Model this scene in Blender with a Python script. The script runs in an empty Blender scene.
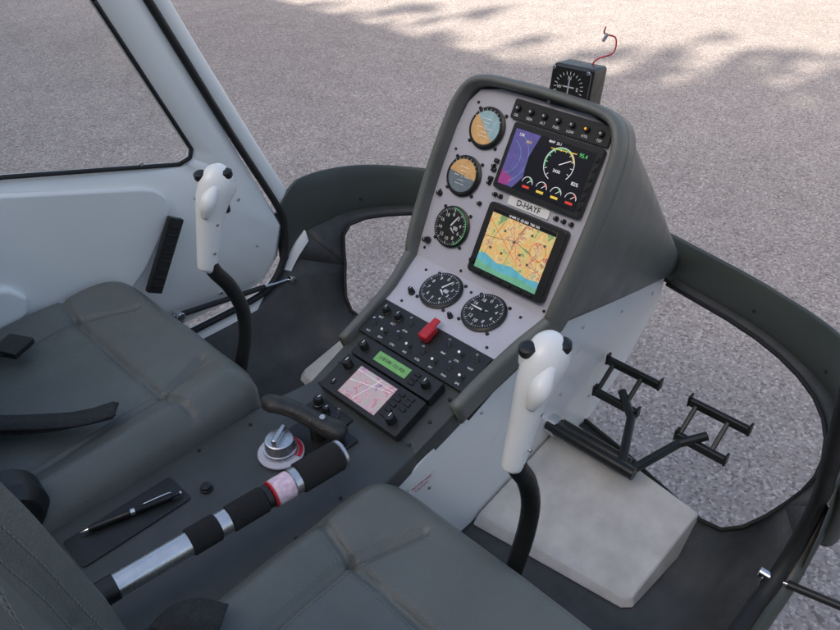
import bpy, math, random, bmesh
from mathutils import Vector, Matrix, noise
random.seed(7)
sc=bpy.context.scene
# ------------------------------------------------------------ materials
def pmat(name, col, rough=.5, metal=0., var=.08, vscale=6., bump=0., bscale=200., emit=0., coat=0., bump2=0., b2scale=14., spec=.5):
    m=bpy.data.materials.new(name); m.use_nodes=True
    nt=m.node_tree; N=nt.nodes; L=nt.links; b=N['Principled BSDF']
    tc=N.new('ShaderNodeTexCoord')
    nz=N.new('ShaderNodeTexNoise'); nz.inputs['Scale'].default_value=vscale; nz.inputs['Detail'].default_value=4
    L.new(tc.outputs['Object'],nz.inputs['Vector'])
    mx=N.new('ShaderNodeMix'); mx.data_type='RGBA'
    mx.inputs[6].default_value=(*[c*(1-var) for c in col],1); mx.inputs[7].default_value=(*[min(1,c*(1+var)) for c in col],1)
    mr=N.new('ShaderNodeMapRange'); mr.inputs[1].default_value=.3; mr.inputs[2].default_value=.7
    L.new(nz.outputs['Fac'],mr.inputs[0]); L.new(mr.outputs[0],mx.inputs[0])
    L.new(mx.outputs[2],b.inputs['Base Color'])
    b.inputs['Roughness'].default_value=rough; b.inputs['Metallic'].default_value=metal
    if not emit and var>=.04:
        m2=N.new('ShaderNodeMapRange'); m2.inputs[1].default_value=.3; m2.inputs[2].default_value=.7
        m2.inputs[3].default_value=max(.02,rough*.82); m2.inputs[4].default_value=min(1,rough*1.2)
        n4=N.new('ShaderNodeTexNoise'); n4.inputs['Scale'].default_value=vscale*2.3; n4.inputs['Detail'].default_value=3
        L.new(tc.outputs['Object'],n4.inputs['Vector']); L.new(n4.outputs['Fac'],m2.inputs[0]); L.new(m2.outputs[0],b.inputs['Roughness'])
    b.inputs['Coat Weight'].default_value=coat; b.inputs['Specular IOR Level'].default_value=spec
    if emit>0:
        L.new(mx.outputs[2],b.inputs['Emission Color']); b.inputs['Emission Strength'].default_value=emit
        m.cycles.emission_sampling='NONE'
    if bump>0:
        n2=N.new('ShaderNodeTexNoise'); n2.inputs['Scale'].default_value=bscale; n2.inputs['Detail'].default_value=2
        L.new(tc.outputs['Object'],n2.inputs['Vector'])
        bp=N.new('ShaderNodeBump'); bp.inputs['Strength'].default_value=bump; bp.inputs['Distance'].default_value=.002
        L.new(n2.outputs['Fac'],bp.inputs['Height']); L.new(bp.outputs[0],b.inputs['Normal'])
        if bump2>0:
            n3=N.new('ShaderNodeTexNoise'); n3.inputs['Scale'].default_value=b2scale; n3.inputs['Detail'].default_value=3
            L.new(tc.outputs['Object'],n3.inputs['Vector'])
            bq=N.new('ShaderNodeBump'); bq.inputs['Strength'].default_value=bump2; bq.inputs['Distance'].default_value=.01
            L.new(n3.outputs['Fac'],bq.inputs['Height']); L.new(bq.outputs[0],bp.inputs['Normal'])
    return m
M_white=pmat('white_fibreglass',(.83,.85,.82),.33,var=.04,vscale=3,bump=.03,bscale=60,coat=.25)
M_whiteg=pmat('white_grip_plastic',(.84,.85,.82),.28,var=.02,coat=.3)
M_shell=pmat('grey_green_shell',(.128,.136,.122),.43,var=.08,vscale=10,bump=.3,bscale=500)
M_band=pmat('dark_green_band',(.052,.062,.055),.36,var=.1,vscale=8,bump=.1,bscale=300)
M_leather=pmat('grey_leather',(.120,.130,.117),.38,var=.10,vscale=9,bump=.4,bscale=420,bump2=.3,b2scale=18)
M_stitch=pmat('seat_stitching',(.17,.18,.165),.7,var=.1,vscale=200)
M_floor=pmat('dark_floor_coating',(.05,.053,.052),.48,var=.22,vscale=25,bump=.5,bscale=600)
M_tunnel=pmat('dark_console_coating',(.052,.059,.058),.42,var=.10,vscale=20,bump=.35,bscale=700)
M_black=pmat('black_plastic',(.012,.013,.013),.4,var=.2,vscale=40,bump=.1,bscale=400)
M_foam=pmat('black_foam',(.014,.014,.014),.95,var=.3,vscale=300,bump=1.,bscale=900)
M_rubber=pmat('black_rubber',(.01,.011,.011),.6,var=.2)
M_blackm=pmat('black_painted_metal',(.016,.019,.018),.35,var=.2,vscale=30,metal=.2)
M_handle=pmat('dark_cast_handle',(.028,.028,.026),.5,var=.3,vscale=60,bump=.5,bscale=300)
M_face=pmat('panel_face_grey',(.50,.50,.56),.5,var=.03,vscale=30)
M_alu=pmat('brushed_aluminium',(.66,.66,.66),.28,metal=.95,var=.06,vscale=60)
M_chrome=pmat('chrome',(.7,.7,.7),.12,metal=1,var=.03)
M_mark=pmat('white_marking',(.8,.8,.78),.5,var=.02)
M_foot=pmat('footrest_grey',(.52,.515,.49),.6,var=.13,vscale=22,bump=.4,bscale=250)
M_red=pmat('red_plastic',(.5,.02,.03),.35,var=.05)
M_pink=pmat('pink_label',(.78,.58,.66),.45,var=.22,vscale=150)
M_web=pmat('black_webbing',(.03,.031,.03),.85,var=.3,vscale=200,bump=.8,bscale=700)
M_orange=pmat('amber_lamp',(.9,.35,.02),.4,emit=.8)
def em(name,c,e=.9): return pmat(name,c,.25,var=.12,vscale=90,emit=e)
E_blk=em('screen_black',(.006,.006,.01),.2); E_pur=em('screen_purple',(.10,.085,.26),.4); E_mag=em('screen_magenta',(.28,.05,.20),.4)
E_grn=em('screen_green',(.1,.45,.15),.5); E_wht=em('screen_white',(.7,.7,.7),.5); E_yel=em('screen_yellow',(.7,.5,.07),.5)
E_red=em('screen_red',(.6,.05,.03),.5); E_cyn=em('screen_cyan',(.12,.4,.48),.4); E_lcd=em('lcd_green',(.14,.34,.11),.3)
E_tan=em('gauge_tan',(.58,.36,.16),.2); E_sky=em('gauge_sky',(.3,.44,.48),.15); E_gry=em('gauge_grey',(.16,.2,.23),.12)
E_mgr=em('map_lowland_green',(.16,.42,.26),.35); E_line=em('map_line_dark',(.12,.08,.06),.3)
def mapmat(name,stops,scale,e):
    m=bpy.data.materials.new(name); m.use_nodes=True; nt=m.node_tree;N=nt.nodes;L=nt.links;b=N['Principled BSDF']
    tc=N.new('ShaderNodeTexCoord'); v=N.new('ShaderNodeTexNoise'); v.inputs['Scale'].default_value=scale; v.inputs['Detail'].default_value=8; v.inputs['Roughness'].default_value=.65; v.inputs['Distortion'].default_value=.6
    L.new(tc.outputs['Object'],v.inputs['Vector'])
    cr=N.new('ShaderNodeValToRGB'); cr.color_ramp.interpolation='CONSTANT'
    while len(cr.color_ramp.elements)<len(stops): cr.color_ramp.elements.new(.5)
    for i,(p,c) in enumerate(stops):
        cr.color_ramp.elements[i].position=p; cr.color_ramp.elements[i].color=(*c,1)
    L.new(v.outputs['Fac'],cr.inputs[0]); L.new(cr.outputs[0],b.inputs['Base Color']); L.new(cr.outputs[0],b.inputs['Emission Color'])
    b.inputs['Emission Strength'].default_value=e; b.inputs['Roughness'].default_value=.2; m.cycles.emission_sampling='NONE'
    return m
E_map=mapmat('moving_map',[(0,(.2,.32,.14)),(.37,(.6,.5,.2)),(.45,(.72,.4,.14)),(.5,(.66,.55,.26)),(.55,(.5,.18,.12)),(.575,(.68,.48,.25)),(.65,(.28,.4,.24))],34,.4)
E_map2=mapmat('gps_map',[(0,(.45,.25,.28)),(.42,(.55,.36,.4)),(.5,(.4,.42,.36)),(.56,(.52,.32,.42)),(.64,(.25,.2,.3))],60,.25)
def glassmat(nm,ior,tint):
    m=bpy.data.materials.new(nm); m.use_nodes=True; nt=m.node_tree;N=nt.nodes;L=nt.links
    N.remove(N['Principled BSDF']); o=N['Material Output']
    t=N.new('ShaderNodeBsdfTransparent'); t.inputs[0].default_value=(*tint,1)
    g=N.new('ShaderNodeBsdfGlossy'); g.inputs['Roughness'].default_value=.03
    f=N.new('ShaderNodeFresnel'); f.inputs[0].default_value=ior
    mx=N.new('ShaderNodeMixShader'); L.new(f.outputs[0],mx.inputs[0]); L.new(t.outputs[0],mx.inputs[1]); L.new(g.outputs[0],mx.inputs[2]); L.new(mx.outputs[0],o.inputs[0])
    return m
M_glass=glassmat('clear_acrylic',1.45,(.95,.97,.96)); M_gglass=glassmat('coated_gauge_glass',1.13,(1,1,1))
# ------------------------------------------------------------ helpers
def root(name,loc=(0,0,0)):
    e=bpy.data.objects.new(name,None); e.location=loc; e.empty_display_size=.05
    sc.collection.objects.link(e); return e
def adopt(o,p):
    if p is not None:
        o.parent=p; o.matrix_parent_inverse=Matrix.Translation(p.location).inverted()
def mesh(name,vs,fs,mat,par=None,smooth=False,bevel=0,M=None,solid=0,seg=2):
    me=bpy.data.meshes.new(name)
    if M is not None: vs=[M@Vector(v) for v in vs]
    me.from_pydata([tuple(v) for v in vs],[],fs); me.update()
    bm=bmesh.new(); bm.from_mesh(me); bmesh.ops.recalc_face_normals(bm,faces=bm.faces); bm.to_mesh(me); bm.free()
    o=bpy.data.objects.new(name,me); sc.collection.objects.link(o); me.materials.append(mat)
    if solid:
        s=o.modifiers.new('s','SOLIDIFY'); s.thickness=solid; s.offset=0
    if bevel:
        b=o.modifiers.new('b','BEVEL'); b.width=bevel; b.segments=seg; b.limit_method='ANGLE'; b.angle_limit=math.radians(35)
        smooth=True
    if smooth:
        for p in me.polygons: p.use_smooth=True
        if bevel:
            w=o.modifiers.new('w','WEIGHTED_NORMAL'); w.keep_sharp=True
    adopt(o,par); return o
def box(name,c,s,mat,par=None,M=None,bevel=.002,rot=None):
    x,y,z=[k/2 for k in s]
    vs=[Vector((i*x,j*y,k*z)) for i in(-1,1) for j in(-1,1) for k in(-1,1)]
    if rot is not None: vs=[rot@v for v in vs]
    vs=[v+Vector(c) for v in vs]
    fs=[(0,1,3,2),(4,6,7,5),(0,4,5,1),(2,3,7,6),(0,2,6,4),(1,5,7,3)]
    return mesh(name,vs,fs,mat,par,M=M,bevel=bevel)
def prism(name,pts,h0,h1,mat,par=None,M=None,bevel=0,axis='z'):
    n=len(pts); vs=[]
    for h in (h0,h1):
        for p in pts:
            vs.append((p[0],p[1],h) if axis=='z' else (p[0],h,p[1]))
    fs=[tuple(range(n)),tuple(range(n,2*n))]+[(i,(i+1)%n,n+(i+1)%n,n+i) for i in range(n)]
    return mesh(name,vs,fs,mat,par,M=M,bevel=bevel)
def lathe(name,prof,p0,p1,mat,par=None,n=32,M=None,smooth=True):
    p0=Vector(p0);p1=Vector(p1); d=(p1-p0); Ln=d.length; d.normalize()
    a=d.orthogonal().normalized(); b=d.cross(a); vs=[];fs=[]
    for (t,r) in prof:
        c=p0+d*Ln*t
        for i in range(n):
            an=2*math.pi*i/n; vs.append(c+(a*math.cos(an)+b*math.sin(an))*r)
    for k in range(len(prof)-1):
        for i in range(n):
            fs.append((k*n+i,k*n+(i+1)%n,(k+1)*n+(i+1)%n,(k+1)*n+i))
    fs.append(tuple(range(n))); fs.append(tuple((len(prof)-1)*n+i for i in range(n)))
    o=mesh(name,vs,fs,mat,par,smooth=False,M=M)
    if smooth:
        for p in o.data.polygons: p.use_smooth=len(p.vertices)==4
        e=o.modifiers.new('es','EDGE_SPLIT'); e.split_angle=math.radians(40)
    return o
def cyl(name,p0,p1,r,mat,par=None,r2=None,n=24,M=None,ch=.12):
    r2=r if r2 is None else r2
    L=(Vector(p1)-Vector(p0)).length; c=min(ch*r/L,.3) if L>0 else 0
    return lathe(name,[(0,r*(1-ch)),(c,r),(1-c,r2),(1,r2*(1-ch))],p0,p1,mat,par,n,M)
def cr(pts,n):
    P=[Vector(p) for p in pts]; P=[2*P[0]-P[1]]+P+[2*P[-1]-P[-2]]; out=[]
    for i in range(1,len(P)-2):
        for k in range(n):
            t=k/n; a,b,c,d=P[i-1],P[i],P[i+1],P[i+2]
            out.append(.5*((2*b)+(c-a)*t+(2*a-5*b+4*c-d)*t*t+(3*b-a-3*c+d)*t**3))
    out.append(P[-2]); return out
def tube(name,pts,rad,mat,par=None,n=16,sub=8,sx=1.,sy=1.,up=(0,1,0),M=None):
    if isinstance(rad,(int,float)): rad=[rad]*len(pts)
    P=cr(pts,sub) if sub>1 else [Vector(p) for p in pts]
    R=[v.x for v in cr([(r,0,0) for r in rad],sub)] if sub>1 else rad
    vs=[];fs=[]; up=Vector(up)
    for i,p in enumerate(P):
        t=(P[min(i+1,len(P)-1)]-P[max(i-1,0)]).normalized()
        s=up-t*up.dot(t)
        if s.length<1e-3: s=t.orthogonal()
        s.normalize(); q=t.cross(s)
        for k in range(n):
            a=2*math.pi*k/n; vs.append(p+(s*math.cos(a)*sx+q*math.sin(a)*sy)*R[i])
    for i in range(len(P)-1):
        for k in range(n): fs.append((i*n+k,i*n+(k+1)%n,(i+1)*n+(k+1)%n,(i+1)*n+k))
    fs.append(tuple(range(n))); fs.append(tuple((len(P)-1)*n+k for k in range(n)))
    return mesh(name,vs,fs,mat,par,smooth=True,M=M)
def flat(name,pts,n,mat,par,M):
    return mesh(name,[(p[0],p[1],n) for p in pts],[tuple(range(len(pts)))],mat,par,M=M)
def rect(a0,b0,a1,b1): return [(a0,b0),(a1,b0),(a1,b1),(a0,b1)]
def rrect(a0,b0,a1,b1,r,k=6):
    out=[]
    for cx,cy,s in((a1-r,b0+r,-90),(a1-r,b1-r,0),(a0+r,b1-r,90),(a0+r,b0+r,180)):
        for i in range(k+1):
            an=math.radians(s+90*i/k); out.append((cx+r*math.cos(an),cy+r*math.sin(an)))
    return out
def disc(c,r,n=40,a0=0,a1=360):
    return [(c[0]+r*math.cos(math.radians(a0+(a1-a0)*i/n)),c[1]+r*math.sin(math.radians(a0+(a1-a0)*i/n))) for i in range(n+(0 if a1-a0==360 else 1))]
def marks(name,quads,n,mat,par,M):
    vs=[];fs=[]
    for q in quads:
        k=len(vs); vs+=[(p[0],p[1],n) for p in q]; fs.append(tuple(range(k,k+len(q))))
    return mesh(name,vs,fs,mat,par,M=M)
def arcq(c,r0,r1,a0,a1,n=24):
    out=[]
    for i in range(n):
        x=math.radians(a0+(a1-a0)*i/n); y=math.radians(a0+(a1-a0)*(i+1)/n)
        out.append([(c[0]+r0*math.cos(x),c[1]+r0*math.sin(x)),(c[0]+r1*math.cos(x),c[1]+r1*math.sin(x)),(c[0]+r1*math.cos(y),c[1]+r1*math.sin(y)),(c[0]+r0*math.cos(y),c[1]+r0*math.sin(y))])
    return out
def line(p,q,w):
    p=Vector(p);q=Vector(q); d=(q-p).normalized(); s=Vector((-d.y,d.x))*w/2
    return [tuple(p-s),tuple(q-s),tuple(q+s),tuple(p+s)]
def text(s,a,b,size,mat,par,M,n=.004,name='label'):
    c=bpy.data.curves.new(name,'FONT'); c.body=s; c.size=size; c.align_x='CENTER'; c.align_y='CENTER'; c.offset=size*.012
    o=bpy.data.objects.new(name,c); sc.collection.objects.link(o); c.materials.append(mat)
    o.matrix_world=M@Matrix.Translation((a,b,n))
    o.parent=par; o.matrix_parent_inverse=Matrix.Translation(par.location).inverted()
    return o
def frame(o,a,b):
    a=Vector(a).normalized(); b=Vector(b).normalized(); n=a.cross(b)
    return Matrix(((a.x,b.x,n.x,o[0]),(a.y,b.y,n.y,o[1]),(a.z,b.z,n.z,o[2]),(0,0,0,1)))
# ------------------------------------------------------------ ground
def ground():
    m=bpy.data.materials.new('worn_asphalt_chippings'); m.use_nodes=True; nt=m.node_tree;N=nt.nodes;L=nt.links;b=N['Principled BSDF']
    tc=N.new('ShaderNodeTexCoord')
    def nse(s,d): 
        n=N.new('ShaderNodeTexNoise'); n.inputs['Scale'].default_value=s; n.inputs['Detail'].default_value=d; L.new(tc.outputs['Object'],n.inputs['Vector']); return n
    v=N.new('ShaderNodeTexVoronoi'); v.inputs['Scale'].default_value=115; L.new(tc.outputs['Object'],v.inputs['Vector'])
    sep=N.new('ShaderNodeSeparateColor'); L.new(v.outputs['Color'],sep.inputs[0])
    cr_=N.new('ShaderNodeValToRGB'); e=cr_.color_ramp.elements
    e[0].position=0; e[0].color=(.19,.16,.145,1); e[1].position=1; e[1].color=(.56,.50,.45,1)
    k=e.new(.25); k.color=(.31,.265,.24,1); k=e.new(.8); k.color=(.40,.348,.315,1); L.new(sep.outputs[0],cr_.inputs[0])
    n1=nse(.3,6); n2=nse(5,5)
    def mul(c,nz,lo,hi):
        mr=N.new('ShaderNodeMapRange'); mr.inputs[1].default_value=.3; mr.inputs[2].default_value=.7; mr.inputs[3].default_value=lo; mr.inputs[4].default_value=hi
        L.new(nz.outputs['Fac'],mr.inputs[0]); mx=N.new('ShaderNodeMix'); mx.data_type='RGBA'; mx.blend_type='MULTIPLY'; mx.inputs[0].default_value=1
        L.new(c,mx.inputs[6]); L.new(mr.outputs[0],mx.inputs[7]); return mx.outputs[2]
    c=mul(cr_.outputs[0],n1,.86,1.12); c=mul(c,n2,.92,1.08)
    L.new(c,b.inputs['Base Color']); b.inputs['Roughness'].default_value=.9
    bp=N.new('ShaderNodeBump'); bp.inputs['Strength'].default_value=.35; bp.inputs['Distance'].default_value=.005
    L.new(v.outputs['Distance'],bp.inputs['Height']); L.new(bp.outputs[0],b.inputs['Normal'])
    S=400; mesh('ground',[(-S,-S,-.6),(S,-S,-.6),(S,S,-.6),(-S,S,-.6)],[(0,1,2,3)],m)
ground()
# ------------------------------------------------------------ hangar (unseen, added for full shade) and trees behind the helicopter, both shade it
M_wall=pmat('hangar_cladding',(.5,.5,.48),.6,var=.06); M_roof=pmat('hangar_roof',(.2,.2,.2),.6)
hg=root('unseen_hangar',(-9,0,-.6))
EV=7.15
box('walls',(-9.2,0,(EV-.05-.6)/2),(6,44,EV-.05+.6),M_wall,hg,bevel=.02)
mesh('roof',[(-12.5,-22.3,EV),(-6.0,-22.3,EV),(-12.5,22.3,EV),(-6.0,22.3,EV),(-9.2,-22.3,EV+.7),(-9.2,22.3,EV+.7)],[(0,1,4),(2,5,3),(0,4,5,2),(1,3,5,4),(0,2,3,1)],M_roof,hg)
for k in range(5):
    box('sliding_door_%d'%k,(-6.16,-16+8*k,1.9),(.08,6,5.0),M_roof,hg,bevel=.01)
    for j in range(6): box('door_rib_%d_%d'%(k,j),(-6.1,-16+8*k-2.5+j,1.9),(.04,.06,4.9),M_wall,hg,bevel=0)
M_leaf=pmat('foliage',(.06,.09,.03),.7,var=.4,vscale=1.5); M_bark=pmat('bark',(.12,.09,.07),.9,var=.3,vscale=8,bump=.6,bscale=20)
def tree(x,y,h,seed,nm='broadleaf_tree'):
    rnd=random.Random(seed); r=root(nm,(x,y,-.6))
    tube('trunk',[(x,y,-.6),(x+.1,y,-.6+h*.3),(x,y+.1,-.6+h*.7)],[.28,.2,.08],M_bark,r,n=10)
    vs=[];fs=[]; cl=[]
    for i in range(20):
        a=rnd.uniform(0,6.28); hh=rnd.uniform(.42,.90); rr=rnd.uniform(.1,1)*(1.15-abs(hh-.6)*1.3)*h*.19
        c=Vector((x+rr*math.cos(a),y+rr*math.sin(a),-.6+hh*h)); cl.append((c,rnd.uniform(.08,.12)*h))
        if i<8: tube('limb_%d'%i,[(x,y,-.6+h*rnd.uniform(.25,.5)),((x+c.x)/2,(y+c.y)/2,c.z-.6),tuple(c)],[.1,.06,.02],M_bark,r,n=6,sub=4)
    for c,rad in cl:
        for i in range(240):
            d=Vector((rnd.gauss(0,1),rnd.gauss(0,1),rnd.gauss(0,1))); d=d.normalized()*rad*rnd.uniform(.3,1.1)
            p=c+d; u=Vector((rnd.gauss(0,1),rnd.gauss(0,1),rnd.gauss(0,1))).normalized(); w=u.orthogonal().normalized(); s=rnd.uniform(.14,.28)
            k=len(vs); vs+=[p-u*s,p+w*s*.6,p+u*s,p-w*s*.6]; fs.append((k,k+1,k+2,k+3))
    me=bpy.data.meshes.new('crown'); me.from_pydata([tuple(v) for v in vs],[],fs); me.materials.append(M_leaf)
    o=bpy.data.objects.new('crown',me); sc.collection.objects.link(o); adopt(o,r)
SUN_EL=36
for i,(yy,h) in enumerate([(-5,14.2),(-1.5,14.2),(2,14.3),(5,13.9),(8,13.9),(11.5,13.6),(15,13.4)]):
    tree(-14.6-.5*(i%2),yy,h,i+1)
# ------------------------------------------------------------ fuselage tub
fu=root('helicopter_cabin_fuselage',(.4,0,0))
rim=[(1.425,0,.255),(1.405,.14,.25),(1.345,.37,.25),(1.245,.53,.25),(1.11,.60,.26),(.97,.62,.25),(.90,.62,.19),(.83,.615,.14),(.70,.61,.125),(.4,.61,.125),(0,.61,.125),(-.5,.61,.125)]
hole=[(1.392,.13,.232),(1.332,.36,.235),(1.232,.512,.235),(1.085,.582,.235),(1.045,.562,.145),(.995,.49,.06),(1.04,.36,.03),(1.09,.24,.012),(1.12,.13,.005)]
for sg in(1,-1):
    S=lambda p:Vector((p[0],p[1]*sg,p[2]))
    R=[S(p) for p in rim]; H=cr([S(p) for p in hole],6)
    Ro=cr(R[1:6],6); Hi=H[:25]
    vs=Ro+Hi; n=len(Ro); fs=[(i,i+1,n+i+1,n+i) for i in range(n-1)]
    mesh('window_border',vs,fs,M_floor,fu,smooth=True,solid=.006)
    low=H[24:]; m=len(low)
    def zf(x,y):
        e=max(0,(abs(y)-.50)/.11); return .125*min(1,e)**2
    rows=[low]
    for xx in(.93,.86,.78,.6,.3,0,-.5):
        row=[]
        for i in range(m):
            t=i/(m-1); yy=.615-(.615-.12)*t
            f=max(0,(xx-.80)/.2) if xx>.8 else 0
            z=zf(xx,yy)+ (f*.10*max(0,(yy-.48)/.13) if yy>.48 else 0)
            row.append(Vector((xx,yy*sg,z)))
        rows.append(row)
    vs=[v for r in rows for v in r]; fs=[]
    for j in range(len(rows)-1):
        for i in range(m-1): fs.append((j*m+i,j*m+i+1,(j+1)*m+i+1,(j+1)*m+i))
    mesh('floor_panel',vs,fs,M_floor,fu,smooth=True,solid=.006)
    c=rows[1][0]
    mesh('floor_corner',[S(rim[5]),S(hole[4]),c,S(rim[6]),S(rim[7])],[(0,1,2),(0,2,3),(3,2,4)],M_floor,fu,smooth=True,solid=.006)
    tube('window_lip',[p+Vector((0,0,.004)) for p in H[::2]],.0045,M_rubber,fu,n=8,sub=1)
    B=cr([S(p) for p in rim[:7]],6); hts=[.09]*13+[.09+.045*min(1,(i-12)/18) for i in range(13,len(B))]
    vs=[];fs=[]
    for i,p in enumerate(B):
        t=(B[min(i+1,len(B)-1)]-B[max(i-1,0)]).normalized(); o=Vector((t.y,-t.x,0))
        if o.dot(Vector((p.x-.6,p.y,0)))<0:o=-o
        h=hts[i]
        for (d,z) in((0,-.012),(-.002,0),(-.001,h*.5),(.006,h-.004),(.010,h),(.016,h-.002),(.02,h*.5),(.02,-.01),(.01,-.03)):
            vs.append(p+o*d+Vector((0,0,z)))
        if i in(5,11,17,23): cyl('band_rivet',p+o*.002+Vector((0,0,.03)),p-o*.004+Vector((0,0,.03)),.004,M_blackm,fu,n=10)
    for i in range(len(B)-1):
        for k in range(8): fs.append((i*9+k,i*9+k+1,(i+1)*9+k+1,(i+1)*9+k))
    mesh('nose_band',vs,fs,M_band,fu,smooth=True)
    sl=[S((.97,.625,.25)),S((.93,.625,.215)),S((.885,.625,.165)),S((.83,.622,.14)),S((.75,.62,.132)),S((.5,.62,.13)),S((0,.62,.13)),S((-.5,.62,.13))]
    sw=cr(sl,5); vs=[];fs=[]
    for p in sw:
        for (d,z) in((-.02,-.02),(-.012,.004),(0,.008),(.010,.004),(.014,-.010),(.004,-.05)): vs.append(p+Vector((0,d*sg,z)))
        vs.append(Vector((p.x,p.y-.03*sg,-.03))); vs.append(Vector((p.x,p.y-.2*sg,-.08)))
    for i in range(len(sw)-1):
        for k in range(7): fs.append((i*8+k,i*8+k+1,(i+1)*8+k+1,(i+1)*8+k))
    mesh('sill_skin',vs,fs,M_white if sg>0 else M_band,fu,smooth=True)
    tube('door_seal',[S(p) for p in((.53,.606,1.15),(.665,.606,.86),(.80,.612,.56),(.90,.616,.345),(.912,.616,.28),(.90,.614,.215),(.86,.61,.165),(.80,.605,.145),(.6,.605,.14),(0,.605,.14),(-.5,.605,.14))],.008 if sg>0 else .012,M_rubber,fu,n=10)
    pl=[S((.985,.64,.20)),S((.955,.642,.30)),S((.89,.64,.43)),S((.70,.625,.84)),S((.55,.60,1.2))]
    tube('a_pillar',pl,[.030,.026,.022,.020,.020],M_white if sg>0 else M_band,fu,n=16,sx=.55,sy=1.0)
mesh('nose_keel',[(1.42,-.05,.2),(1.42,.05,.2),(1.1,.13,-.01),(1.1,-.13,-.01)],[(0,1,2,3)],M_white,fu,solid=.01)
# ------------------------------------------------------------ doors
outer=[(.905,.29),(.885,.215),(.84,.165),(.76,.15),(-.5,.15),(-.5,1.2),(.515,1.2),(.66,.87)]
win=[(.712,.545),(.706,.527),(.68,.521),(.357,.603),(-.36,.70),(-.40,.74),(-.40,1.12),(.45,1.12),(.475,1.10)]
def ray_poly(poly,c,ang):
    d=(math.cos(ang),math.sin(ang)); best=None
    for i in range(len(poly)):
        p=poly[i];q=poly[(i+1)%len(poly)]
        ex,ey=q[0]-p[0],q[1]-p[1]; den=d[0]*ey-d[1]*ex
        if abs(den)<1e-9: continue
        t=((p[0]-c[0])*ey-(p[1]-c[1])*ex)/den; s=((p[0]-c[0])*d[1]-(p[1]-c[1])*d[0])/den
        if t>0 and -1e-6<=s<=1+1e-6 and (best is None or t<best): best=t
    return (c[0]+d[0]*best,c[1]+d[1]*best)
cc=(.2,.85); NN=220
angs=sorted(set([2*math.pi*i/NN for i in range(NN)]+[math.atan2(p[1]-cc[1],p[0]-cc[0])%(2*math.pi) for p in outer+win]))
def yd(x,z): return .628-.03*max(0,(z-.3))-.02*max(0,(x-.75)/.2)**2
O=[ray_poly(outer,cc,a) for a in angs]; W=[ray_poly(win,cc,a) for a in angs]
def build_door(nm,MD):
    dr=root(nm,MD@Vector((.2,.63,.5))); n=len(angs); vs=[];fs=[]
    Ls=[0,.04,.5,.90,.93,1.0]
    for s in Ls:
        for o,w in zip(O,W):
            x=o[0]*(1-s)+w[0]*s; z=o[1]*(1-s)+w[1]*s; e=.012 if s in(0,1.0) else (.006 if s==.93 else 0)
            vs.append((x,yd(x,z)+e,z))
    for k in range(len(Ls)-1):
        for i in range(n): fs.append((k*n+i,k*n+(i+1)%n,(k+1)*n+(i+1)%n,(k+1)*n+i))
    mesh('door_shell',vs,fs,M_white,dr,smooth=True,solid=.012,M=MD)
    tube('window_seal',[(w[0],yd(*w)-.002,w[1]) for w in W]+[(W[0][0],yd(*W[0])-.002,W[0][1])],.0045,M_rubber,dr,n=8,sub=1,M=MD)
    mesh('window_pane',[(w[0],yd(*w)+.004,w[1]) for w in W],[tuple(range(n))],M_glass,dr,M=MD)
    def panel(nm_,pts,d0,d1,bev):
        m=len(pts); vs=[(p[0],yd(*p)-d0,p[1]) for p in pts]+[(p[0],yd(*p)-d1,p[1]) for p in pts]
        fs=[tuple(range(m)),tuple(range(m,2*m))]+[(i,(i+1)%m,m+(i+1)%m,m+i) for i in range(m)]
        mesh(nm_,vs,fs,M_white,dr,bevel=bev,seg=4,M=MD)
    panel('inner_trim',[(.34,.582),(.585,.508),(.61,.496),(.628,.478),(.637,.455),(.633,.435),(.62,.41),(.56,.335),(.52,.30),(.503,.275),(.495,.25),(.49,.17),(-.4,.17),(-.4,.68)],.004,.020,.009)
    panel('arm_rest',[(-.2,.47),(.24,.44),(.30,.415),(.325,.385),(.315,.35),(.28,.33),(-.2,.31)],.012,.034,.010)
    Mv=MD@frame((.594,.592,.357),(.86,0,-.5),(.5,0,.86))
    box('vent_grille',(0,0,0),(.034,.165,.014),M_black,dr,M=Mv,bevel=.003)
    for i in range(8): box('vent_slot_%d'%i,(0,-.065+i*.0186,.008),(.024,.006,.006),M_blackm,dr,M=Mv,bevel=.001)
    for (x,z) in((.80,.40),(.83,.27),(.72,.19),(.60,.55),(.70,.44)): cyl('door_screw',MD@Vector((x,yd(x,z)-.005,z)),MD@Vector((x,yd(x,z)-.009,z)),.004,M_alu,dr,n=10)
build_door('helicopter_door',Matrix.Identity(4))
build_door('helicopter_door.001',Matrix.Translation((.94,-.69,0))@Matrix.Rotation(math.radians(95),4,'Z')@Matrix.Translation((-.905,.628,0))@Matrix.Diagonal((1,-1,1,1)))
def strut(name,p0,p1,mid=.5):
    r=root(name,p0); p0=Vector(p0);p1=Vector(p1); m=p0.lerp(p1,mid)
    cyl('rod',p0,m,.0035,M_chrome,r,n=12); cyl('cylinder',m,p1,.0065,M_black,r,n=14)
    for q in(p0,p1):
        cyl('end_fitting',q-Vector((0,.012,0)),q+Vector((0,.012,0)),.009,M_chrome,r,n=14)
        box('bracket',q+Vector((0,.004,-.012)),(.022,.004,.028),M_alu,r)
strut('gas_strut',(.90,.60,.155),(.60,.60,.20),.25)
strut('gas_strut.001',(.865,-.60,.17),(.94,-.95,.18),.08)
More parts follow.
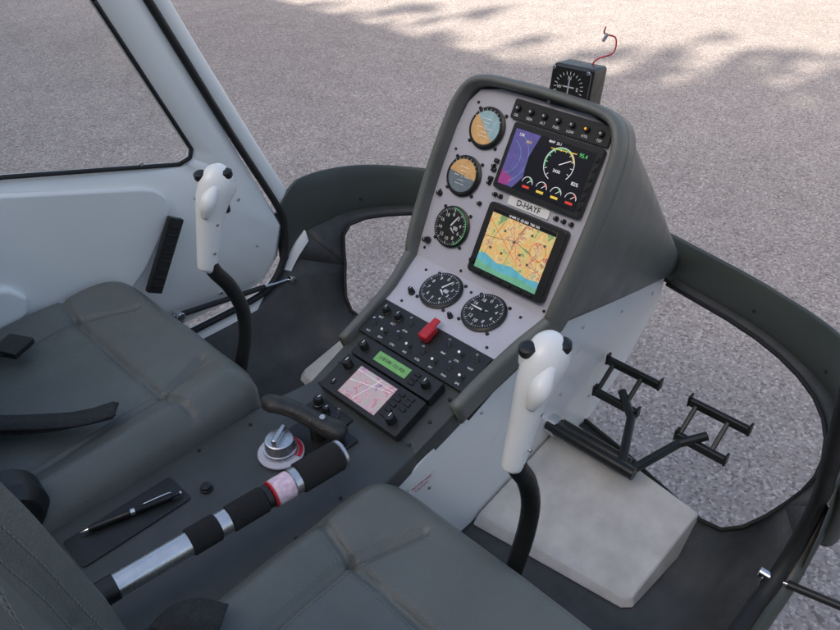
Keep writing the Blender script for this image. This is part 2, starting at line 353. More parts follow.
# ------------------------------------------------------------ console
co=root('instrument_console',(.9,0,.3))
K=Vector((.883,0,.415))
MU=frame(K,(0,-1,0),(.46,0,.888)); ML=frame(K,(0,-1,0),(.938,0,.347))
side=[(.46,.0),(.46,.262),(.58,.268),(.70,.315),(.875,.378),(.95,.385),(1.2,.325),(1.38,.268),(1.385,.20),(1.25,.06),(1.14,0)]
vs=[]; m=len(side)
for yy in(-.128,.128):
    for p in side: vs.append((p[0],yy,p[1]))
fs=[tuple(range(m)),tuple(range(m,2*m))]+[(i,(i+1)%m,m+(i+1)%m,m+i) for i in range(m)]
mesh('pedestal',vs,fs,M_white,co,bevel=.006,seg=3)
for p in((.62,.20),(.75,.28),(.9,.33),(1.05,.30),(1.2,.26),(1.33,.24),(.85,.10),(1.0,.16),(1.12,.08)):
    for sg in(-1,1): cyl('screw',(p[0],sg*.127,p[1]),(p[0],sg*.1305,p[1]),.004,M_alu,co,n=10)
tp=[(-.5,.14),(.40,.14),(.50,.138),(.60,.125),(.66,.118),(.66,-.118),(.60,-.125),(.50,-.138),(.40,-.14),(-.5,-.14)]
prism('tunnel_top',tp,.255,.30,M_tunnel,co,bevel=.008)
box('tunnel_body',(-.03,0,.12),(.94,.25,.27),M_tunnel,co,bevel=.005)
bed=[(-.125,-.345),(.125,-.345),(.132,-.2),(.155,-.0),(.155,.01),(-.155,.01),(-.155,-.0),(-.132,-.2)]
prism('slope_bed',bed,-.05,-.008,M_tunnel,co,M=ML,bevel=.004)
def PU(a,b,n=0): return MU@Vector((a,b,n))
def PL(a,b,n=0): return ML@Vector((a,b,n))
nU=Vector((-.888,0,.46)); nL=Vector((-.347,0,.938)); nK=(nU+nL).normalized()
half=[('L',.124,-.225),('L',.127,-.16),('L',.135,-.08),('L',.147,-.03),('K',.153,0),('U',.157,.04),('U',.161,.10),('U',.163,.18),('U',.161,.25),('U',.156,.293),('U',.141,.322),('U',.110,.333),('U',.05,.336),('U',0,.337)]
full=[(k,-a,b) for k,a,b in half]+[(k,a,b) for k,a,b in half[::-1][1:]]
pts=[];nr=[];hs=[]
for k,a,b in full:
    pts.append(PL(a,b) if k=='L' else PU(a,b)); nr.append(nL if k=='L' else (nK if k=='K' else nU)); hs.append((.45 if b<-.05 else .6,0,0) if k=='L' else (.85 if k=='K' else 1,0,0))
Pp=cr(pts,4); Nn=[v.normalized() for v in cr(nr,4)]; Hs=[v.x for v in cr(hs,4)]
prof=[(-.001,-.03),(-.001,.018),(.001,.026),(.004,.030),(.009,.030),(.014,.026),(.017,.018),(.018,0),(.018,-.03)]
vs=[];fs=[]; outerline=[]; flip=1
for i,p in enumerate(Pp):
    t=(Pp[min(i+1,len(Pp)-1)]-Pp[max(i-1,0)]).normalized(); nn=Nn[i]; s=nn.cross(t).normalized()
    if i==0: flip=1 if s.y*(p.y)>0 else -1
    s=s*flip; nn2=(nn-t*nn.dot(t)).normalized()
    for (a,b) in prof: vs.append(p+s*a+nn2*(b*Hs[i] if b>0 else b))
    outerline.append(p+s*.0165)
q=len(prof)
for i in range(len(Pp)-1):
    for k in range(q-1): fs.append((i*q+k,i*q+k+1,(i+1)*q+k+1,(i+1)*q+k))
fs.append(tuple(range(q))); fs.append(tuple((len(Pp)-1)*q+k for k in range(q)))
mesh('panel_rim',vs,fs,M_shell,co,smooth=True)
i0=16; i1=len(Pp)-1-16
A=outerline[i0:i1+1]; nA=len(A); vs=[];fs=[]; J=14
for j in range(J+1):
    s=j/J
    for i,p in enumerate(A):
        lb=(p-K).dot(Vector((.46,0,.888)))/.36
        B=Vector((1.395,p.y*.78,.262+.070*max(0,min(1,lb))))
        P=p.lerp(B,s); bul=math.sin(math.pi*s)*.004
        P.z+=bul*lb; P.y+=bul*.8*(1 if p.y>0 else -1)*min(1,abs(p.y)/.12)
        vs.append(P)
for j in range(J):
    for i in range(nA-1): fs.append((j*nA+i,j*nA+i+1,(j+1)*nA+i+1,(j+1)*nA+i))
fs.append(tuple(J*nA+i for i in range(nA)))
mesh('hood',vs,fs,M_shell,co,smooth=True,solid=.004)
fu_half=[(.152,0),(.156,.04),(.160,.10),(.162,.18),(.160,.25),(.153,.295),(.135,.322),(.09,.333)]
fp=[(a,b) for a,b in fu_half]+[(-a,b) for a,b in fu_half[::-1]]
prism('panel_face_upper',fp,-.006,0,M_face,co,M=MU)
fl=[(-.152,0),(.152,0),(.145,-.035),(.133,-.08),(.130,-.112),(-.130,-.112),(-.133,-.08),(-.145,-.035)]
prism('panel_face_lower',fl,-.006,0,M_face,co,M=ML)
def screws(M,pts,mat=None):
    for p in pts: cyl('screw',(p[0],p[1],0),(p[0],p[1],.0018),.0028,mat or M_black,co,n=10,M=M)
def gauge(M,a,b,r,style):
    cyl('gauge_bezel',(a,b,0),(a,b,.0075),r*1.1,M_black,co,n=48,M=M)
    lathe('gauge_ring',[(0,r*1.06),(1,r*1.02)],(a,b,.0075),(a,b,.0085),M_blackm,co,n=48,M=M)
    for sx in(-1,1):
        for sy in(-1,1): cyl('gauge_screw',(a+sx*r*.86,b+sy*r*.86,0),(a+sx*r*.86,b+sy*r*.86,.003),.0032,M_black,co,n=10,M=M)
    n=.0090; D=lambda R,an:(a+R*math.cos(math.radians(an)),b+R*math.sin(math.radians(an)))
    if style in('att','hdg'):
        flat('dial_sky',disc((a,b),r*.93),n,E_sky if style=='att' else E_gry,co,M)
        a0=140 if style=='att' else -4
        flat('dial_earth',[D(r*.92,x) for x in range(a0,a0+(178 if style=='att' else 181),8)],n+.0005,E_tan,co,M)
        marks('dial_ring',arcq((a,b),r*.88,r*1.0,0,360,48),n+.0008,M_black,co,M)
        marks('dial_lines',[line((a-r*.5,b-.001),(a-r*.15,b-.001),.0012),line((a+r*.15,b-.001),(a+r*.5,b-.001),.0012),line((a,b-.004),(a,b+.004),.001)]+[line(D(r*.89,x),D(r*.98,x),.0008) for x in(90,60,120,45,135,75,105,30,150)],n+.0011,M_mark,co,M)
        marks('dial_pitch',[line((a-r*w,b+r*k),(a+r*w,b+r*k),.0006) for w,k in((.2,.25),(.3,.45),(.2,-.25),(.3,-.45))],n+.0011,E_wht,co,M)
    else:
        flat('dial_face',disc((a,b),r*1.0,48),n,M_black,co,M)
        q=[]
        for i in range(50):
            an=90-i*7.2; q.append(line(D(r*(.80 if i%5==0 else .88),an),D(r*.96,an),.0011 if i%5==0 else .0006))
        marks('dial_ticks',q,n+.0005,M_mark,co,M)
        for i in range(10):
            p=D(r*.64,90-i*36); text(str(i if style=='alt' else i*2),p[0],p[1],r*.25,M_mark,co,M,n+.0005,'dial_numeral')
        if style=='asi':
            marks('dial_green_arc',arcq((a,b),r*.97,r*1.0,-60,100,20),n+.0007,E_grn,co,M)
        for an,ln in((62,.78),(-35,.5)) if style!='vsi' else ((180,.8),(20,.25)):
            p=D(r*ln,an); w=D(r*.05,an+90); v_=D(r*.05,an-90); flat('needle',[w,v_,D(r*ln*.8,an-3),p,D(r*ln*.8,an+3)],n+.0012,M_mark,co,M)
        cyl('needle_hub',(a,b,n+.001),(a,b,n+.003),r*.08,M_black,co,n=14,M=M)
        if style!='vsi': marks('dial_window',[rect(a+r*.22,b-r*.1,a+r*.5,b+r*.1)],n+.0006,M_face,co,M)
    flat('gauge_glass',disc((a,b),r*1.03,40),n+.0042,M_gglass,co,M)
def knob(M,a,b,r,h,mat=None,cap=True):
    lathe('knob',[(0,r*1.05),(.3,r*1.05),(.35,r*.9),(.93,r*.82),(1,r*.7)],(a,b,0),(a,b,h),mat or M_black,co,n=18,M=M)
    if cap: marks('knob_mark',[line((a,b),(a,b+r*.7),r*.18)],h+.0004,M_mark,co,M)
def toggle(M,a,b,up=1):
    cyl('switch_nut',(a,b,0),(a,b,.004),.0050,M_blackm,co,n=6,M=M)
    cyl('switch_lever',(a,b,.002),(a,b+.006*up,.017),.0018,M_alu,co,r2=.0026,n=10,M=M)
gauge(MU,-.092,.262,.034,'att'); gauge(MU,-.106,.170,.034,'hdg'); gauge(MU,-.094,.077,.035,'asi')
gauge(ML,-.049,-.046,.037,'alt'); gauge(ML,.051,-.046,.037,'vsi')
knob(MU,-.137,.036,.006,.016); knob(ML,-.096,-.076,.006,.014); knob(ML,.003,-.082,.005,.012)
knob(MU,-.146,.125,.005,.01); knob(MU,-.055,.135,.004,.008);knob(MU,-.052,.205,.004,.008);knob(MU,-.05,.175,.004,.008)
for i in range(3): box('rocker_button_%d'%i,(-.05,.215-.016*i,.003),(.010,.008,.006),M_black,co,M=MU)
screws(MU,[(-.13,.30),(-.145,.21),(-.148,.13),(-.14,.02),(-.05,.30),(-.045,.01),(.14,.01)]); screws(ML,[(-.1,-.1),(.1,-.1),(0,-.02),(.11,-.02),(-.11,-.02)])
prism('annunciator_strip',rrect(-.052,.291,.142,.325,.004),0,.008,M_black,co,M=MU,bevel=.001)
for i in range(7):
    a=-.040+i*.0275
    cyl('annunciator_knob_%d'%i,(a,.310,.008),(a,.310,.014),.0055,M_blackm,co,n=16,M=MU)
    text(['OIL','GEN','ALT','FUEL','LOW','HTR','TST'][i],a,.298,.006,M_mark,co,MU,.0086)
    marks('lamp_dot',[disc((a,.310),.0020,12)],.0146,M_orange if i==5 else M_face,co,MU)
prism('primary_display_bezel',rrect(-.036,.172,.143,.288,.006),0,.012,M_black,co,M=MU,bevel=.0015)
flat('display_glass_face',rect(-.028,.181,.131,.279),.0126,E_blk,co,MU)
flat('display_purple_sector',[(-.027,.182),(.004,.182),(.018,.205),(.014,.235),(.024,.278),(-.027,.278)],.0129,E_pur,co,MU)
flat('display_magenta',[(-.027,.182),(-.009,.182),(.0,.196),(-.027,.206)],.0132,E_mag,co,MU)
q=arcq((-.03,.23),.03,.0306,-70,70)+arcq((-.03,.23),.045,.0456,-60,60)
marks('display_arcs',[[(max(p[0],-.027),p[1]) for p in z] for z in q],.0134,E_cyn,co,MU)
marks('display_dial_white',arcq((.075,.243),.0274,.0285,-40,250,36)+[line((.075,.243),(.094,.255),.0013)]+[line((.075+.022*math.cos(x*.45),.243+.022*math.sin(x*.45)),(.075+.027*math.cos(x*.45),.243+.027*math.sin(x*.45)),.0008) for x in range(-1,10)],.0134,E_wht,co,MU)
marks('display_dial_green',arcq((.075,.243),.0252,.027,60,200,20),.0136,E_grn,co,MU)
marks('display_dial_yellow',arcq((.075,.243),.0252,.027,20,60,8)+[line((.05,.265),(.1,.268),.0013)],.0136,E_yel,co,MU)
for i in range(4):
    c=(.03+.029*i,.198)
    marks('display_small_dial_%d'%i,arcq(c,.0098,.0108,0,180,14)+[line(c,(c[0]+.006,c[1]+.006),.001)],.0136,E_wht,co,MU)
    marks('display_small_arc_%d'%i,arcq(c,.0080,.0095,20,80,6),.0137,E_red if i%2 else E_grn,co,MU)
    marks('display_small_box_%d'%i,[rect(c[0]-.007,c[1]-.009,c[0]+.007,c[1]-.005)],.0137,E_red if i in(0,3) else E_yel,co,MU)
text('95.4',.112,.268,.009,E_grn,co,MU,.0137); text('82%',.115,.222,.008,E_wht,co,MU,.0137); text('124',-.012,.27,.007,E_wht,co,MU,.0137); text('1013',.006,.262,.006,E_yel,co,MU,.0138)
text('2450',.075,.232,.007,E_wht,co,MU,.0137); text('MAP  25.1',.055,.2745,.006,E_wht,co,MU,.0137)
for i in range(6): box('display_key_%d'%i,(.137,.19+.016*i,.013),(.006,.009,.003),M_blackm,co,M=MU,bevel=.001)
prism('registration_plate',rrect(.0,.1525,.085,.1685,.002),0,.003,M_mark,co,M=MU); text('D-HAYF',.043,.1605,.014,M_black,co,MU,.0036)
for i,a in enumerate((-.03,-.018,.1,.115,.13)): knob(MU,a,.160,.004,.009)
prism('map_display_bezel',rrect(-.026,.020,.136,.149,.008),0,.016,M_black,co,M=MU,bevel=.002)
flat('map_face',rect(-.012,.032,.120,.140),.0166,E_map,co,MU)
flat('map_water',[(-.012,.032),(.120,.032),(.120,.040),(.08,.044),(.04,.040),(-.012,.047)],.0169,E_mgr,co,MU)
flat('map_green',[(-.012,.047),(.04,.040),(.08,.044),(.120,.040),(.12,.053),(.095,.050),(.06,.058),(.03,.053),(.0,.062),(-.012,.058)],.01695,E_cyn,co,MU)
marks('map_red_zone',arcq((.098,.098),.015,.0160,0,360,30)+[line((-.01,.12),(.06,.07),.0008),line((.03,.138),(.07,.06),.0007)],.0171,E_red,co,MU)
marks('map_roads',[line((-.012,.09),(.02,.094),.0007),line((.02,.094),(.05,.1),.0007),line((.05,.1),(.12,.08),.0007),(line((.06,.131),(.05,.1),.0006)),line((.05,.1),(.045,.058),.0006),line((.02,.131),(.01,.1),.0006),line((.01,.1),(.0,.062),.0006)],.0172,E_line,co,MU)
marks('map_towns',[rect(a,b,a+.005,b+.004) for a,b in((.022,.108),(.046,.096),(.075,.118),(.005,.072),(.085,.07),(.065,.08),(.104,.11),(.03,.07))],.01715,E_line,co,MU)
marks('map_header',[rect(-.012,.133,.12,.140)],.0173,E_blk,co,MU); text('N 048 12  GS 000  TRK 245',.054,.1365,.0055,E_wht,co,MU,.0176)
for i in range(6): box('map_key_%d'%i,(-.001+.022*i,.0258,.0175),(.014,.006,.003),M_blackm,co,M=MU,bevel=.001)
cyl('map_knob',(-.019,.04,.016),(-.019,.04,.022),.005,M_blackm,co,n=14,M=MU)
prism('switch_panel',rrect(-.124,-.192,.124,-.114,.005),-.004,.003,M_black,co,M=ML,bevel=.001)
for i in range(8):
    a=-.105+i*.030
    if i!=3 and i!=4: 
        if i<2: knob(ML,a,-.134,.008,.016)
        else: toggle(ML,a,-.133,1 if i%3 else -1)
    toggle(ML,a,-.168,-1 if i%2 else 1)
    text(['MST','ALT','AVN','','','PMP','STR','NAV'][i],a,-.150,.0055,M_mark,co,ML,.0036); text(['INT','EXT','LDG','INS','HTR','PIT','FAN','SPK'][i],a,-.184,.0055,M_mark,co,ML,.0036)
box('red_switch_guard',(0,-.135,.012),(.020,.032,.018),M_red,co,M=ML,bevel=.004)
box('red_guard_tab',(0,-.114,.018),(.014,.016,.005),M_red,co,M=ML,bevel=.002)
prism('radio_com',rrect(-.092,-.239,.092,-.199,.003),-.004,.014,M_black,co,M=ML,bevel=.0015)
flat('radio_lcd',rect(-.045,-.229,.03,-.209),.0146,E_lcd,co,ML); text('118.500  121.925',-.008,-.219,.0085,M_black,co,ML,.015)
knob(ML,-.075,-.219,.009,.028); knob(ML,.07,-.219,.009,.028)
for i in range(3): box('radio_key_%d'%i,(.045,-.211-.009*i,.0155),(.012,.006,.003),M_blackm,co,M=ML,bevel=.001)
prism('gps_unit',rrect(-.092,-.318,.092,-.242,.003),-.004,.014,M_black,co,M=ML,bevel=.0015)
flat('gps_screen',rect(-.052,-.309,.035,-.25),.0146,E_map2,co,ML)
marks('gps_lines',[line((-.05,-.28),(.03,-.262),.0007),line((-.02,-.306),(.0,-.252),.0007),line((-.052,-.258),(.035,-.258),.0006)],.0149,E_wht,co,ML)
knob(ML,-.073,-.262,.010,.03); knob(ML,-.073,-.300,.007,.016); knob(ML,.067,-.300,.010,.03)
for i in range(5): box('gps_key_%d'%i,(.047,-.254-.011*i,.0155),(.014,.007,.003),M_blackm,co,M=ML,bevel=.001)
for i in range(3): box('gps_keyr_%d'%i,(.067,-.252-.011*i,.0155),(.014,.007,.003),M_blackm,co,M=ML,bevel=.001)
for (a,b) in((-.108,-.21),(.108,-.21),(-.108,-.26),(.108,-.26),(-.108,-.31),(.108,-.31)): cyl('rack_screw',(a,b,-.008),(a,b,-.006),.0035,M_blackm,co,n=12,M=ML)
MT=frame((.545,.04,.301),(0,-1,0),(1,0,0))
prism('dimmer_panel',rrect(-.04,-.024,.045,.026,.004),0,.003,M_black,co,M=MT,bevel=.001)
knob(MT,-.024,.010,.009,.020); knob(MT,.0,.006,.007,.016); toggle(MT,.02,.012); toggle(MT,.032,.0,-1); knob(MT,-.02,-.014,.006,.012)
box('red_button',(.010,-.012,.006),(.012,.009,.008),M_red,co,M=MT,bevel=.001)
MB=frame((0,0,.301),(0,-1,0),(1,0,0))
prism('pen_tray',rrect(-.105,.135,-.045,.30,.006),0,.0015,M_black,co,M=MB)
knob(MB,-.045,.325,.009,.008,cap=False)
screws(MB,[(-.12,.10),(-.12,.36),(.12,.36),(.12,.10),(.11,.45),(-.11,.45)],M_blackm)
fk=root('fuel_selector_knob',(.445,.022,.30))
cyl('base_ring',(.445,.022,.301),(.445,.022,.308),.036,M_face,fk,n=40)
marks('base_ring_red',arcq((0,0),.028,.034,20,110,16),.0,M_red,fk,frame((.445,.022,.3086),(0,-1,0),(1,0,0)))
lathe('knob_body',[(0,.027),(.3,.026),(.32,.024),(.95,.022),(1,.020)],(.445,.022,.308),(.445,.022,.334),M_alu,fk,n=40)
box('knob_grip',(.445,.022,.340),(.040,.009,.014),M_alu,fk,bevel=.003,rot=Matrix.Rotation(.5,3,'Z'))
bh=root('rotor_brake_handle',(.50,.02,.30))
tube('handle',[(.462,.080,.352),(.470,.072,.358),(.490,.045,.350),(.508,.005,.335),(.522,-.025,.325),(.527,-.036,.320)],[.008,.017,.018,.020,.022,.012],M_handle,bh,n=18,sx=1.0,sy=.75)
cyl('stem',(.505,.005,.30),(.505,.005,.33),.012,M_black,bh)
cyl('button',(.512,-.004,.344),(.510,-.004,.352),.005,M_alu,bh,n=14)
prism('gate_plate',[(.47,-.045),(.545,-.045),(.545,.055),(.47,.055)],.3,.305,M_black,bh,bevel=.002)
pn=root('ballpoint_pen',(.22,.078,.31))
p0=Vector((.158,.097,.3085)); p1=Vector((.291,.060,.3085))
lathe('barrel',[(0,.0005),(.03,.0015),(.1,.0042),(.12,.0045),(.50,.0047),(.505,.0052),(.53,.0052),(.535,.0048),(.92,.0046),(.93,.003),(1,.0028)],p0,p1,M_black,pn,n=18)
cyl('centre_ring',p0.lerp(p1,.49),p0.lerp(p1,.54),.0054,M_chrome,pn,n=18); cyl('tip',p0.lerp(p1,.0),p0.lerp(p1,.08),.0012,M_chrome,pn,r2=.0036,n=14)
cyl('clicker',p0.lerp(p1,.93),p0.lerp(p1,1.02),.0028,M_chrome,pn,n=14)
tube('clip',[p0.lerp(p1,.92)+Vector((0,0,.005)),p0.lerp(p1,.88)+Vector((0,0,.0085)),p0.lerp(p1,.62)+Vector((0,0,.0065))],.0012,M_chrome,pn,n=8)
# ------------------------------------------------------------ collective
cl=root('collective_lever',(.1,-.06,.36))
c0=Vector((-.02,-.045,.362)); c1=Vector((.470,-.098,.370))
def seg(nm,t0,t1,r,mat,r2=None): return cyl(nm,c0.lerp(c1,t0),c0.lerp(c1,t1),r,mat,cl,r2=r2,n=32,ch=.08)
seg('inner_tube',0,.99,.011,M_black); seg('dark_sleeve',.24,.33,.0165,M_black); seg('silver_tube',.325,.53,.0155,M_alu); seg('foam_collar',.52,.60,.0185,M_foam)
seg('silver_ring',.60,.635,.0165,M_alu); seg('foam_grip',.635,.74,.0185,M_foam); seg('spacer',.74,.76,.0165,M_black)
seg('throttle_label_ring',.76,.768,.0192,M_red); seg('throttle_label',.768,.825,.0192,M_pink); seg('label_white',.825,.85,.0192,M_alu); seg('throttle_foam',.85,.985,.0222,M_foam); seg('end_cap',.985,1.0,.0212,M_alu); seg('end_plug',1.0,1.004,.0160,M_black)
cyl('pivot',(-.02,-.045,.25),(-.02,-.045,.37),.02,M_black,cl)
# ------------------------------------------------------------ cyclic sticks
for nm,sy in(('cyclic_stick',-1),('cyclic_stick.001',1)):
    y=sy*.335; r=root(nm,(.58,y,.0))
    tube('stick',[(.53,y,.03),(.545,y,.12),(.575,y,.21),(.598,y,.28),(.602,y,.34),(.585,y,.40),(.560,y,.445),(.550,y,.475)],.0135,M_black,r,n=18)
    lathe('boot',[(0,.05),(.2,.045),(.5,.025),(.8,.022),(1,.014)],(.53,y,.0),(.545,y,.12),M_rubber,r)
    tube('grip',[(.543,y,.452),(.547,y,.458),(.552,y,.480),(.560,y,.512),(.569,y,.546),(.581,y,.578),(.595,y,.600),(.610,y,.611),(.620,y,.614)],[.008,.0155,.0175,.0195,.0225,.0275,.0305,.026,.006],M_whiteg,r,n=28,sx=.82,sy=1.12)
    tube('thumb_rest',[(.552,y-.014,.56),(.560,y-.018,.585),(.580,y-.015,.606)],[.006,.013,.008],M_whiteg,r,n=14)
    for(dx,dy,dz) in((.574,.012,.612),(.606,-.013,.613)):
        cyl('button_collar',(dx,y+dy,dz-.012),(dx,y+dy,dz+.002),.0105,M_whiteg,r,n=18)
        lathe('button',[(0,.0090),(.3,.0112),(.8,.0112),(1,.006)],(dx,y+dy,dz),(dx-.002,y+dy,dz+.016),M_black,r,n=18)
    box('trigger',(.603,y,.560),(.012,.012,.03),M_black,r,bevel=.004)
    for dz,dx in((.49,.0),(.54,.014)): cyl('grip_screw',(.557+dx,y-.013,dz),(.557+dx,y-.0185,dz),.0028,M_alu,r,n=10)
# ------------------------------------------------------------ footrests and pedals
for nm,sg in(('footrest',-1),('footrest.001',1)):
    r=root(nm,(.88,sg*.29,.02))
    def q(x,y,z): return (x,sg*y,z)
    vs=[q(.735,.132,.004),q(.775,.43,.004),q(.79,.445,.004),q(1.02,.455,.004),q(1.06,.15,.004),q(1.05,.132,.004),
        q(.755,.132,.022),q(.785,.425,.022),q(.797,.437,.022),q(1.005,.442,.062),q(1.035,.15,.074),q(1.025,.132,.074)]
    fs=[(0,1,2,3,4,5),(6,7,8,9,10,11)]+[(i,(i+1)%6,6+(i+1)%6,6+i) for i in range(6)]
    mesh('block',vs,fs,M_foot,r,bevel=.004,seg=3)
    pd=root('rudder_pedals'+('' if sg<0 else '.001'),(1.05,sg*.28,.1))
    def t(nm_,pts,rr,mat=M_blackm): 
        for i in range(len(pts)-1): cyl(nm_,q(*pts[i]),q(*pts[i+1]),rr,mat,pd,n=16,ch=.05)
    t('cross_tube',[(.965,.13,.105),(.965,.325,.105)],.0125); t('cross_tube_lower',[(.995,.13,.092),(.995,.30,.092)],.0125)
    cyl('pivot_bearing',q(.975,.125,.10),q(.975,.15,.10),.022,M_alu,pd)
    for (yc,ya) in((.20,.295),(.385,.315)):
        t('arm',[(.97,ya,.105),(1.08,(yc+ya)/2,.12)],.009)
        t('arm_upper',[(1.08,(yc+ya)/2,.12),(1.12,yc,.135)],.009)
        for (xx,zz,ww) in((1.155,.163,.060),(1.10,.118,.050)):
            box('pedal_bar',q(xx,yc,zz),(.012,ww*2,.018),M_blackm,pd,bevel=.003)
            for e in(-1,1): box('bar_end',q(xx,yc+e*ww,zz+.004),(.016,.005,.026),M_blackm,pd,bevel=.002)
        box('pedal_link',q(1.128,yc-.045,.141),(.078,.009,.009),M_blackm,pd,rot=Matrix.Rotation(-.66,3,'Y'))
        box('pedal_link',q(1.128,yc+.02,.141),(.078,.009,.009),M_blackm,pd,rot=Matrix.Rotation(-.66,3,'Y'))
# ------------------------------------------------------------ seats
def pillow(name,M,hx,hy,top,thick,rad,seams,mat,par,n=130,nexp=7,bols=None,crown=.0,wr=0,st=()):
    vs=[];fs=[]; lim=1.25
    def surf(x,y,d):
        z=top
        if d<rad: z=top-rad+math.sqrt(max(0,rad*rad-(rad-d)**2))
        if bols: z+=bols(x,y)*min(1,max(0,d)/rad)
        dm=1
        for sd in seams:
            dd=sd(x,y); dm=min(dm,dd); z-=.007*math.exp(-(dd/.005)**2)
        z+=.006*(1-math.exp(-dm/.04))
        z+=wr*noise.noise(Vector((x*14,y*22,par.location.y)))*(1+1.5*math.exp(-dm/.02))
        return z
    xs=[-lim+2*lim*i/n for i in range(n+1)]
    for s in xs:
        for t in xs:
            m=max(abs(s),abs(t),1e-6); k=max((abs(s)**nexp+abs(t)**nexp)**(1/nexp),1e-6); mm=min(m,1)
            f=(mm/m)*(m/k); x=s*f*hx; y=t*f*hy
            d=(1-mm)*min(hx,hy)
            z=surf(x,y,d)+crown*(1-mm**2) if m<=1 else top-rad-(m-1)/(lim-1)*(thick-rad)
            vs.append(M@Vector((x,y,z)))
    N1=n+1
    for i in range(n):
        for j in range(n): fs.append((i*N1+j,(i+1)*N1+j,(i+1)*N1+j+1,i*N1+j+1))
    o=mesh(name,vs,fs,mat,par,smooth=True)
    sv=[];sf=[]
    for (p,q) in st:
        p=Vector(p);q=Vector(q); L=(q-p).length; d=(q-p)/L; s=Vector((-d.y,d.x))
        for off in(-.010,.010):
            k=0.004
            while k<L-.004:
                ring=[]
                for (u,w) in((0,-.0006),(.0042,-.0006),(.0042,.0006),(0,.0006)):
                    c=p+d*(k+u)+s*(off+w); mm=max(abs(c.x)/hx,abs(c.y)/hy); dd=(1-mm)*min(hx,hy)
                    ring.append(M@Vector((c.x,c.y,surf(c.x,c.y,dd)+crown*(1-mm**2)+.0009)))
                b=len(sv); sv+=ring; sf.append((b,b+1,b+2,b+3)); k+=.0068
    if sv: mesh(name+'_stitching',sv,sf,M_stitch,par)
    return o
def segd(p,q):
    def f(x,y):
        vx,vy=q[0]-p[0],q[1]-p[1]; t=((x-p[0])*vx+(y-p[1])*vy)/(vx*vx+vy*vy); t=max(0,min(1,t))
        return math.hypot(x-p[0]-vx*t,y-p[1]-vy*t)
    return f
for nm,sy in(('pilot_seat',-1),('pilot_seat.001',1)):
    y=sy*.375; r=root(nm,(.27,y,.2))
    Mc=Matrix.Translation((.285,y,.0))@Matrix.Rotation(math.radians(-3),4,'Y')
    hx,hy=.245,.243
    bol=lambda x,yy: .020*min(1,max(0,(abs(yy)-.135)/.06))
    sl=[((-.22,.15),(.10,.15)),((-.22,-.15),(.10,-.15)),((.10,.15),(.20,.11)),((.10,-.15),(.20,-.11)),((.10,-.15),(.10,.15)),((.10,.15),(.11,.22)),((.10,-.15),(.11,-.22))]
    pillow('cushion',Mc,hx,hy,.332,.13,.038,[segd(*k) for k in sl],M_leather,r,bols=bol,crown=.004,nexp=9,wr=.0018,st=sl)
    Mb=Matrix(((-.18,0,.983,-.002),(0,1,0,y),(.983,0,.18,.60),(0,0,0,1)))
    slb=[((-.26,.14),(.25,.14)),((-.26,-.14),(.25,-.14)),((-.05,-.14),(-.05,.14)),((.12,-.14),(.12,.14))]
    pillow('backrest',Mb,.28,.222,.045,.11,.05,[segd(*k) for k in slb],M_leather,r,bols=lambda x,yy:.05*min(1,max(0,(abs(yy)-.12)/.07)),nexp=5,wr=.0016,st=slb)
    prism('seat_shell',[(-.03,.0),(.47,.0),(.48,.20),(.30,.215),(.05,.24),(.0,.36),(-.10,.84),(-.14,.84),(-.09,.2)],y-.20,y+.20,M_black,r,bevel=.01,axis='y')
    for e in(-1,1):
        lathe('hinge_cover',[(0,.058),(.7,.055),(1,.04)],(.095,y+e*.19,.345),(.095,y+e*.238,.345),M_black,r)
def belt(name,pts,w,par):
    P=cr(pts,8); vs=[];fs=[]
    for i,p in enumerate(P):
        t=(P[min(i+1,len(P)-1)]-P[max(i-1,0)]).normalized(); s=t.cross(Vector((.1,.1,1))).normalized()
        vs+=[p-s*w/2,p+s*w/2]
    for i in range(len(P)-1): fs.append((2*i,2*i+1,2*i+3,2*i+2))
    return mesh(name,vs,fs,M_web,par,smooth=True,solid=.003)
sb=root('seat_belt',(.2,.35,.36))
belt('lap_strap',[(.06,.50,.37),(.10,.43,.354),(.15,.345,.354),(.20,.285,.358),(.25,.245,.364),(.29,.215,.372)],.042,sb)
belt('lap_strap_return',[(.29,.215,.376),(.24,.240,.372),(.17,.31,.366),(.10,.38,.368)],.038,sb)
belt('lap_strap_b',[(.10,.60,.38),(.18,.54,.374),(.245,.50,.362)],.045,sb)
box('buckle',(.25,.497,.366),(.05,.05,.014),M_black,sb,bevel=.004,rot=Matrix.Rotation(.5,3,'Z'))
sb2=root('seat_belt.001',(.15,-.2,.3))
belt('lap_strap',[(.08,-.13,.30),(.12,-.15,.345),(.17,-.165,.380),(.20,-.2,.376)],.045,sb2)
# ------------------------------------------------------------ compass
cp=root('standby_compass',(1.06,-.045,.74))
MC=frame((1.040,-.044,.744),(0.12,-.99,0),(.12,0,.99))
prism('case',rrect(-.036,-.034,.036,.034,.006),-.05,0,M_blackm,cp,M=MC,bevel=.003)
prism('front_bezel',rrect(-.034,-.032,.034,.032,.008),0,.008,M_black,cp,M=MC,bevel=.002)
flat('dial',disc((0,0),.027),.0088,M_blackm,cp,MC)
marks('dial_ticks',[line((.021*math.cos(x*.2618),.021*math.sin(x*.2618)),(.026*math.cos(x*.2618),.026*math.sin(x*.2618)),.0010) for x in range(24)],.0092,M_mark,cp,MC)
marks('dial_aircraft',[line((0,-.014),(0,.014),.0022),line((-.010,.002),(.010,.002),.0022),line((-.005,-.011),(.005,-.011),.0018)],.0094,M_face,cp,MC)
for s_,a_ in(('N',90),('E',0),('S',270),('W',180)): text(s_,.016*math.cos(math.radians(a_)),.016*math.sin(math.radians(a_)),.008,M_mark,cp,MC,.0096)
for a_ in(-.03,.03):
    for b_ in(-.028,.028): cyl('screw',(a_,b_,.008),(a_,b_,.010),.003,M_alu,cp,n=10,M=MC)
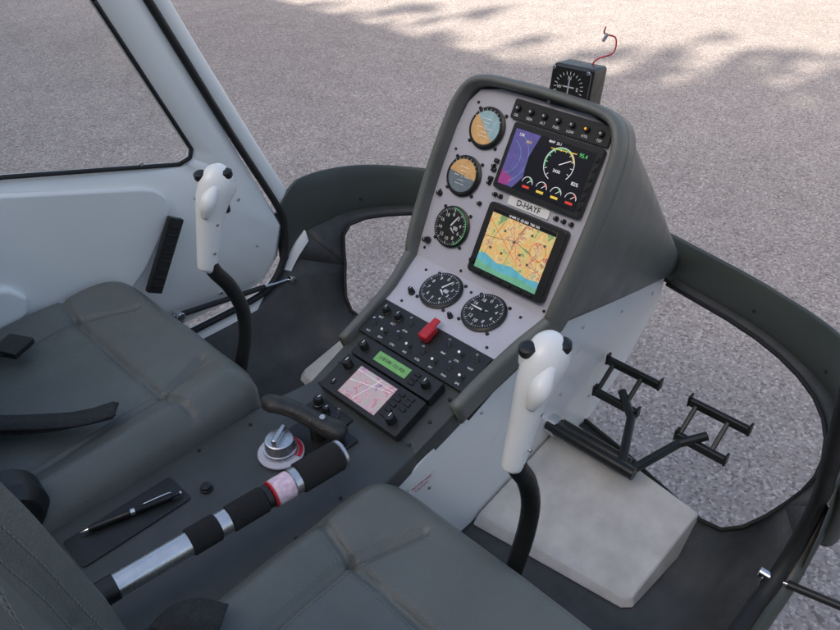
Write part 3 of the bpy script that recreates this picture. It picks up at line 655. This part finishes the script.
box('mount',(1.065,-.042,.706),(.05,.04,.03),M_black,cp)
yn=root('yaw_string',(1.10,-.06,.79))
tube('red_cord',[(1.085,-.050,.765),(1.09,-.055,.78),(1.11,-.072,.79),(1.115,-.07,.812),(1.105,-.055,.818),(1.10,-.058,.83)],.0013,M_red,yn,n=8)
cyl('ferrule',(1.098,-.057,.808),(1.103,-.062,.82),.003,M_alu,yn,n=10)
Mlb=frame((.60,-.1295,.225),(1,0,0),(0,0,1))
prism('warning_label',rrect(-.03,-.012,.03,.012,.001),0,.0006,M_mark,co,M=Mlb); text('NO STEP HERE',0,.003,.007,M_red,co,Mlb,.001); text('CAUTION',0,-.006,.007,M_red,co,Mlb,.001)
box('side_slot',(.745,-.129,.305),(.075,.006,.010),M_rubber,co,rot=Matrix.Rotation(-.35,3,'Y'))
# ------------------------------------------------------------ light, sky, camera
w=bpy.data.worlds.new('World'); sc.world=w; w.use_nodes=True; nt=w.node_tree
sk=nt.nodes.new('ShaderNodeTexSky'); sk.sky_type='NISHITA'; sk.sun_disc=False; sk.sun_elevation=math.radians(SUN_EL); sk.sun_rotation=math.radians(270)
sk.dust_density=5.0; sk.air_density=1.0; sk.ozone_density=.6
nt.links.new(sk.outputs[0],nt.nodes['Background'].inputs[0]); nt.nodes['Background'].inputs[1].default_value=.3
l=bpy.data.lights.new('sun','SUN'); l.energy=9.5; l.angle=math.radians(.5); l.color=(1,.93,.82)
lo=bpy.data.objects.new('sun',l); sc.collection.objects.link(lo)
el=math.radians(SUN_EL); lo.rotation_euler=Vector((math.cos(el),0,-math.sin(el))).to_track_quat('-Z','Y').to_euler()
cam=bpy.data.cameras.new('camera'); cam.lens=750/840*36; cam.sensor_width=36; cam.clip_start=.02; cam.clip_end=2000
c=bpy.data.objects.new('camera',cam); sc.collection.objects.link(c); sc.camera=c
F=Vector((.5886,.5625,-.5807)).normalized(); R=Vector((.691,-.723,0)).normalized(); U_=R.cross(F)
c.matrix_world=Matrix(((R.x,U_.x,-F.x,0),(R.y,U_.y,-F.y,-.70),(R.z,U_.z,-F.z,1.15),(0,0,0,1)))
sc.view_settings.view_transform='Standard'; sc.view_settings.look='None'; sc.view_settings.exposure=0
print('objects',len(bpy.data.objects))
